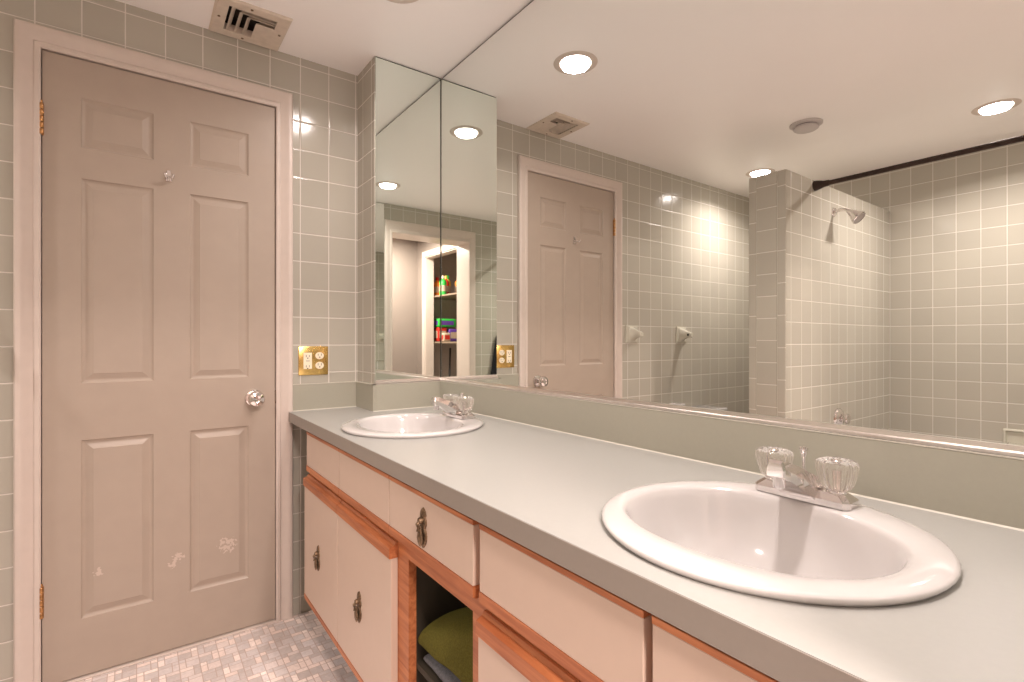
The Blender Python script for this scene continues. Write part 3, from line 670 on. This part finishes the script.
# ------------------------------------------------------------------ recessed lamps
LBL = {0: 'recessed ceiling lamp above the farther sink', 1: 'recessed ceiling lamp above the nearer sink', 2: 'recessed ceiling lamp over the bathtub by the shower rod', 3: 'recessed ceiling lamp over the toilet behind the partition'}
proto = None
for i, (kind, x, y) in enumerate(CANS):
    if proto is None:
        proto = thing('recessed_lamp', LBL[0], 'lamp', (x, y, CEIL), 'recessed ceiling lamps')
        bm = B(); lathe(bm, [(0.0625, 0.012), (0.0625, -0.001), (0.066, -0.004), (0.086, -0.0035), (0.091, 0.0)], Matrix.Translation((x, y, CEIL)), 48)
        mk('trim_ring', bm, M_white, proto, smooth=True)
        bm = B(); lathe(bm, [(0.0605, 0.006), (0.055, -0.003), (0.04, -0.009), (0.02, -0.012), (0.0, -0.013)], Matrix.Translation((x, y, CEIL)), 48)
        mk('lens', bm, M_lens, proto, smooth=True)
        r = proto
    else:
        r = copy_tree(proto, None, (x - CANS[0][1], y - CANS[0][2], 0)); r['label'] = LBL[i]
    ld = bpy.data.lights.new('lamp_light', 'AREA'); ld.shape = 'DISK'; ld.size = 0.11; ld.energy = CAN_W[kind]; ld.color = LIGHT_COL
    ld.spread = radians(150)
    lo_ = bpy.data.objects.new('lamp_light', ld); COL.objects.link(lo_); lo_.parent = r; lo_.location = (0, 0, -0.0145)

# smoke alarm
sa = thing('smoke_alarm', 'round white smoke alarm on the ceiling in front of the shower', 'smoke alarm', (-0.715, 1.260, CEIL))
bm = B(); lathe(bm, [(0.078, 0.0), (0.078, -0.006), (0.072, -0.010), (0.058, -0.012)], Matrix.Translation((-0.715, 1.26, CEIL)), 40); mk('base', bm, M_plastic, sa, smooth=True)
bm = B(); lathe(bm, [(0.056, -0.012), (0.056, -0.016)], Matrix.Translation((-0.715, 1.26, CEIL)), 40); mk('vent_slot', bm, M_slot, sa, smooth=True)
bm = B(); lathe(bm, [(0.060, -0.016), (0.060, -0.026), (0.052, -0.032), (0, -0.033)], Matrix.Translation((-0.715, 1.26, CEIL)), 40); mk('cover', bm, M_plastic, sa, smooth=True)

# ------------------------------------------------------------------ shower things
rd = thing('shower_rod', 'dark bronze shower curtain rod running from the tiled partition', 'rod', (-0.792, 0.575, 1.940))
bm = B(); tube(bm, [(-0.792, STUB_Y0 - 0.012, 1.940), (-0.792, YF + 0.012, 1.940)], 0.0125, 16); mk('tube', bm, M_rod, rd, smooth=True)
for y, d in ((STUB_Y0, -1), (YF, 1)):
    bm = B(); lathe(bm, [(0.027, 0), (0.027, 0.008), (0.022, 0.030), (0.0165, 0.048), (0.0155, 0.070), (0.0125, 0.072)], tilt((-0.792, y, 1.940), (0, d, 0)), 24); mk('flange', bm, M_rod, rd, smooth=True)
sh = thing('wall_shower', 'chrome shower head on a bent arm from the tiled partition', 'shower head', (-1.030, STUB_Y0, 1.835))
bm = B(); lathe(bm, [(0.026, 0), (0.024, 0.005), (0.010, 0.010), (0.010, 0.012)], tilt((-1.03, STUB_Y0, 1.835), (0, -1, 0)), 28); mk('flange', bm, M_chrome, sh, smooth=True)
bm = B(); tube(bm, [(-1.03, STUB_Y0, 1.835), (-1.03, STUB_Y0 - 0.03, 1.841), (-1.03, STUB_Y0 - 0.058, 1.838), (-1.03, STUB_Y0 - 0.078, 1.824)], 0.0095, 14); mk('arm', bm, M_chrome, sh, smooth=True)
HM = tilt((-1.03, STUB_Y0 - 0.072, 1.828), (0.0, -0.72, -0.69))
bm = B(); lathe(bm, [(0, -0.004), (0.012, 0.0), (0.014, 0.012), (0.019, 0.020), (0.032, 0.052), (0.039, 0.064), (0.039, 0.074), (0.036, 0.077)], HM, 36); mk('bell', bm, M_chrome, sh, smooth=True)
bm = B(); lathe(bm, [(0.036, 0.0755), (0.0, 0.0755)], HM, 36); mk('spray_face', bm, M_plastic2, sh)
vl = thing('shower_valve', 'round chrome shower valve with handle low on the partition', 'valve', (-1.085, STUB_Y0, 0.668))
bm = B(); lathe(bm, [(0.056, 0), (0.055, 0.006), (0.046, 0.016), (0.028, 0.023), (0, 0.025)], tilt((-1.085, STUB_Y0, 0.668), (0, -1, 0)), 40); mk('escutcheon', bm, M_chrome, vl, smooth=True)
bm = B(); lathe(bm, [(0.014, 0.020), (0.015, 0.030), (0.026, 0.033), (0.030, 0.044), (0.026, 0.055), (0, 0.058)], tilt((-1.085, STUB_Y0, 0.668), (0, -1, 0)), 36, 12, 0.02); mk('handle', bm, M_chrome, vl, smooth=True)
ts = thing('tub_spout', 'chrome tub spout below the shower valve', 'spout', (-1.085, STUB_Y0, 0.53))
bm = B(); tube(bm, [(-1.085, STUB_Y0, 0.53), (-1.085, STUB_Y0 - 0.09, 0.53), (-1.085, STUB_Y0 - 0.125, 0.520), (-1.085, STUB_Y0 - 0.135, 0.500)], [0.024, 0.022, 0.020, 0.018], 20); mk('spout', bm, M_chrome, ts, smooth=True)
# soap dish, tile with a raised rim
sd = thing('soap_dish', 'recessed sage ceramic soap dish in the bath back wall', 'soap dish', (XW, 0.615, 0.50))
def rr4(x, y0, y1, z0, z1, c):
    pts = []
    for (cy_, cz_, a0) in ((y1 - c, z1 - c, 0), (y0 + c, z1 - c, 90), (y0 + c, z0 + c, 180), (y1 - c, z0 + c, 270)):
        for k in range(5):
            a = radians(a0 + 22.5 * k); pts.append((x, cy_ + c * cos(a), cz_ + c * sin(a)))
    return pts
bm = B(); y0, y1, z0, z1 = 0.535, 0.700, 0.497, 0.605
loft(bm, [rr4(XW, y0, y1, z0, z1, 0.010), rr4(XW + 0.010, y0, y1, z0, z1, 0.010), rr4(XW + 0.016, y0 + .006, y1 - .006, z0 + .006, z1 - .006, 0.010), rr4(XW + 0.016, y0 + .012, y1 - .012, z0 + .012, z1 - .012, 0.008), rr4(XW + 0.006, y0 + .018, y1 - .018, z0 + .018, z1 - .018, 0.006)])
mk('dish', bm, M_ceramic, sd, smooth=True)
bm = B(); loft(bm, [ell(0, 0, 1, 1, 0, 20)] * 0 or [[(XW + 0.006, y0 + .02, z0 + .02), (XW + 0.006, y1 - .02, z0 + .02), (XW + 0.006, y1 - .02, z0 + .028), (XW + 0.006, y0 + .02, z0 + .028)], [(XW + 0.045, y0 + .03, z0 + .018), (XW + 0.045, y1 - .03, z0 + .018), (XW + 0.045, y1 - .03, z0 + .032), (XW + 0.045, y0 + .03, z0 + .032)]]); mk('lip', bm, M_ceramic, sd)

# towel bar posts (the bar is missing)
def bar_post(x, label, side):
    t = thing('towel_bar_post', label, 'bracket', (x, YD, 1.150), 'ceramic towel bar brackets')
    bm = B(); h = 0.0560
    loft(bm, [[(x - h, YD, 1.15 - h), (x + h, YD, 1.15 - h), (x + h, YD, 1.15 + h), (x - h, YD, 1.15 + h)], [(x - h, YD - 0.008, 1.15 - h), (x + h, YD - 0.008, 1.15 - h), (x + h, YD - 0.008, 1.15 + h), (x - h, YD - 0.008, 1.15 + h)], [(x - h + .01, YD - 0.012, 1.15 - h + .01), (x + h - .01, YD - 0.012, 1.15 - h + .01), (x + h - .01, YD - 0.012, 1.15 + h - .01), (x - h + .01, YD - 0.012, 1.15 + h - .01)]])
    mk('base_tile', bm, M_ceramic, t)
    bm = B(); L = []
    for (d, hw, a, b) in ((0.010, 0.036, 1.108, 1.196), (0.025, 0.026, 1.118, 1.190), (0.045, 0.018, 1.128, 1.180), (0.065, 0.016, 1.130, 1.170), (0.080, 0.017, 1.130, 1.168), (0.088, 0.013, 1.136, 1.162)):
        c = hw * .35; L.append([(x - hw + c, YD - d, a), (x + hw - c, YD - d, a), (x + hw, YD - d, a + c), (x + hw, YD - d, b - c), (x + hw - c, YD - d, b), (x - hw + c, YD - d, b), (x - hw, YD - d, b - c), (x - hw, YD - d, a + c)])
    loft(bm, L); mk('arm', bm, M_ceramic, t, smooth=True, angle=50)
    bm = B(); lathe(bm, [(0.0, 0.0005), (0.009, 0.0005)], tilt((x + side * 0.0168, YD - 0.070, 1.149), (side, 0, 0)), 16); mk('socket', bm, M_slot, t)
bar_post(-0.405, 'ceramic towel bar bracket nearest the taupe door', -1); bar_post(-0.925, 'ceramic towel bar bracket farther from the taupe door', 1)

# toilet in the alcove
tl = thing('toilet', 'white toilet with its tank against the tiled door wall', 'toilet', (-0.93, 1.85, 0))
tx = -0.93
bm = B(); box(bm, tx - 0.22, tx + 0.22, 1.985, 2.165, 0.36, 0.615, 0.02, 3); mk('tank', bm, M_porc, tl, smooth=True)
bm = B(); box(bm, tx - 0.235, tx + 0.235, 1.970, 2.175, 0.615, 0.645, 0.010, 3); mk('tank_lid', bm, M_porc, tl, smooth=True)
bm = B(); loft(bm, [ell(tx, 1.82, 0.12, 0.20, 0.0, 40), ell(tx, 1.82, 0.11, 0.20, 0.05, 40), ell(tx, 1.80, 0.10, 0.19, 0.18, 40), ell(tx, 1.77, 0.17, 0.23, 0.33, 40), ell(tx, 1.765, 0.185, 0.25, 0.385, 40), ell(tx, 1.765, 0.18, 0.245, 0.40, 40), ell(tx, 1.75, 0.13, 0.18, 0.395, 40), ell(tx, 1.75, 0.06, 0.09, 0.22, 40)], True, True); mk('bowl', bm, M_porc, tl, smooth=True, angle=60)
bm = B(); loft(bm, [ell(tx, 1.765, 0.185, 0.245, 0.401, 40), ell(tx, 1.765, 0.188, 0.25, 0.412, 40), ell(tx, 1.765, 0.18, 0.24, 0.432, 40), ell(tx, 1.765, 0.15, 0.2, 0.436, 40)]); mk('seat_cover', bm, M_porc, tl, smooth=True)
bm = B(); tube(bm, [(tx - 0.15, 1.985, 0.55), (tx - 0.15, 1.970, 0.55), (tx - 0.08, 1.968, 0.545)], 0.006, 8); mk('flush_lever', bm, M_chrome, tl, smooth=True)
tk = thing('tissue_box', 'small white box standing on the toilet tank lid', 'box', (-0.70, 2.07, 0.645))
bm = B(); box(bm, -0.735, -0.665, 2.01, 2.09, 0.6455, 0.700, 0.006); mk('carton', bm, M_porc, tk)

# bathtub
tb = thing('bathtub', 'white bathtub between the partition and the bath back wall', 'bathtub', (-1.32, 0.575, 0))
bm = B(); rim = 0.42; X0, X1, Y0, Y1 = XW + 0.001, -0.735, YF + 0.001, STUB_Y0 - 0.001
cx, cy = (X0 + X1) / 2, (Y0 + Y1) / 2; hx, hy = (X1 - X0) / 2, (Y1 - Y0) / 2
loft(bm, [ell(cx, cy, hx, hy, 0.0, 64, 40), ell(cx, cy, hx, hy, rim - 0.01, 64, 40), ell(cx, cy, hx - 0.006, hy - 0.006, rim, 64, 40), ell(cx - .02, cy, hx - 0.13, hy - 0.09, rim, 64, 6), ell(cx - .02, cy, hx - 0.15, hy - 0.11, rim - 0.02, 64, 6), ell(cx - .02, cy, hx - 0.20, hy - 0.18, 0.12, 64, 4), ell(cx - .02, cy, hx - 0.28, hy - 0.26, 0.09, 64, 3)])
mk('shell', bm, M_porc, tb, smooth=True, angle=50)

# ------------------------------------------------------------------ hall: added fill lamp, black cloth, closet
hl = thing('hall_fill_lamp', 'unseen round ceiling lamp added as fill light in the hall beyond the doorway', 'lamp', (0.05, -1.10, 2.40))
bm = B(); lathe(bm, [(0.16, 0.0), (0.16, -0.02), (0.15, -0.025)], Matrix.Translation((0.05, -1.10, 2.40)), 40); mk('base', bm, M_brass, hl, smooth=True)
bm = B(); lathe(bm, [(0.15, -0.02), (0.145, -0.05), (0.11, -0.085), (0.05, -0.105), (0, -0.11)], Matrix.Translation((0.05, -1.10, 2.40)), 40); mk('shade', bm, emit_mat('fill_lamp_glow', (1, 0.86, 0.78), 3.0), hl, smooth=True)
ld = bpy.data.lights.new('hall_fill_light', 'AREA'); ld.shape = 'DISK'; ld.size = 0.28; ld.energy = HALL_FILL_W; ld.color = (1.0, 0.84, 0.77)  # unseen lamp, added to send fill light through the doorway
lo_ = bpy.data.objects.new('hall_fill_light', ld); COL.objects.link(lo_); lo_.parent = hl; lo_.location = (0, 0, -0.115)

bc = thing('hanging_cloth', 'black cloth hanging on the tiled wall beside the open doorway', 'cloth', (-0.66, YF, 0.6))
bm = B(); L = []
for k in range(14):
    z = 1.16 - k * 0.05; wd = 0.02 + 0.085 * min(1, k / 9) ** 0.8; row = []
    for i in range(24):
        t = 2 * pi * i / 24; dx = wd * cos(t); dy = (0.018 + 0.006 * cos(5 * t + k * .2)) * sin(t)
        row.append((-0.665 + dx, YF + 0.028 + dy, z))
    L.append(row)
loft(bm, L); mk('cloth', bm, M_black, bc, smooth=True)
bm = B(); tube(bm, [(-0.665, YF, 1.165), (-0.665, YF + 0.03, 1.16), (-0.665, YF + 0.04, 1.175)], 0.004, 8); mk('hook', bm, M_chrome, bc, smooth=True)

def shelf(z, label):
    bm = B(); box(bm, -1.298, HX - 0.11, HY + 0.002, -0.72, z - 0.02, z, 0.002); tag(mk('closet_shelf', bm, M_shelfw, None), label, 'shelf', 'closet shelves')
shelf(1.64, 'upper wooden shelf in the hall closet with bottles on it'); shelf(1.10, 'lower wooden shelf in the hall closet with packages on it')
def cmat(n, c): return mat(n, c, 0.35, noise_amt=0.03)
C_red, C_or, C_gr, C_yel, C_pur, C_wh, C_blk = cmat('red_plastic', (0.55, 0.03, 0.02)), cmat('orange_plastic', (0.75, 0.22, 0.03)), cmat('green_plastic', (0.04, 0.42, 0.06)), cmat('yellow_plastic', (0.75, 0.55, 0.08)), cmat('violet_plastic', (0.12, 0.05, 0.30)), cmat('white_label', (0.50, 0.38, 0.28)), cmat('black_plastic', (0.03, 0.03, 0.03))
def bottle(x, y, z, r, h, m, mc, label, grp):
    t = thing('bottle', label, 'bottle', (x, y, z), grp)
    bm = B(); lathe(bm, [(0, 0.0005), (r, 0.0005), (r, h * .68), (r * .8, h * .76), (r * .4, h * .82), (r * .4, h * .86)], Matrix.Translation((x, y, z)), 20); bd = mk('body', bm, m, t, smooth=True)
    bm = B(); lathe(bm, [(r * 1.02, h * .2), (r * 1.02, h * .5)], Matrix.Translation((x, y, z)), 20); mk('wrapper', bm, C_wh, bd, smooth=True)
    bm = B(); lathe(bm, [(r * .48, h * .84), (r * .48, h * .97), (r * .36, h), (0, h)], Matrix.Translation((x, y, z)), 16); mk('cap', bm, mc, t, smooth=True)
ups = [(-0.76, -1.50, C_or, C_red, 'orange bottle with red cap'), (-0.83, -1.42, C_red, C_yel, 'red bottle with yellow cap'), (-0.90, -1.50, C_yel, C_gr, 'yellow bottle with green cap'), (-0.74, -1.32, C_gr, C_wh, 'green bottle with white cap'), (-0.98, -1.38, C_or, C_wh, 'orange bottle with white cap')]
for i, (x, y, a, b, l) in enumerate(ups): bottle(x, y, 1.64, 0.042, 0.23 + 0.015 * (i % 3), a, b, l + ' on the upper closet shelf', 'bottles on the upper closet shelf')
def pack(x, y, z, sx, sy, sz, m, m2, label):
    t = thing('package', label, 'package', (x, y, z), 'packages on the lower closet shelf')
    bm = B(); box(bm, x - sx, x + sx, y - sy, y + sy, z + 0.0005, z + sz, 0.012, 3); bd = mk('wrap', bm, m, t, smooth=True)
    bm = B(); box(bm, x - sx * .7, x + sx * .7, y + sy - 0.001, y + sy + 0.0015, z + sz * .25, z + sz * .75); box(bm, x + sx - 0.001, x + sx + 0.0015, y - sy * .7, y + sy * .7, z + sz * .25, z + sz * .75); mk('front_label', bm, m2, bd)
pack(-0.78, -1.46, 1.10, 0.06, 0.06, 0.17, C_red, C_wh, 'red package on the lower closet shelf under the green one'); pack(-0.92, -1.44, 1.10, 0.06, 0.06, 0.15, C_pur, C_wh, 'violet package with pale patch on the lower closet shelf'); pack(-0.74, -1.26, 1.10, 0.045, 0.045, 0.10, C_wh, C_red, 'small white package with red patch on the lower closet shelf')
pack(-0.84, -1.46, 1.272, 0.12, 0.07, 0.10, C_gr, C_pur, 'bright green soft package lying on top of the other packages')
br = thing('broom', 'dark broom leaning in the bottom of the hall closet', 'broom', (-0.80, -1.35, 0))
bm = B(); tube(bm, [(-0.80, -1.30, 0.18), (-0.95, -1.52, 1.02)], 0.012, 10); mk('handle', bm, C_blk, br, smooth=True)
bm = B(); loft(bm, [[(-0.90, -1.33, 0.0), (-0.70, -1.33, 0.0), (-0.70, -1.26, 0.0), (-0.90, -1.26, 0.0)], [(-0.86, -1.32, 0.16), (-0.74, -1.32, 0.16), (-0.74, -1.28, 0.16), (-0.86, -1.28, 0.16)], [(-0.82, -1.31, 0.21), (-0.78, -1.31, 0.21), (-0.78, -1.29, 0.21), (-0.82, -1.29, 0.21)]]); mk('bristles', bm, M_cloth, br)
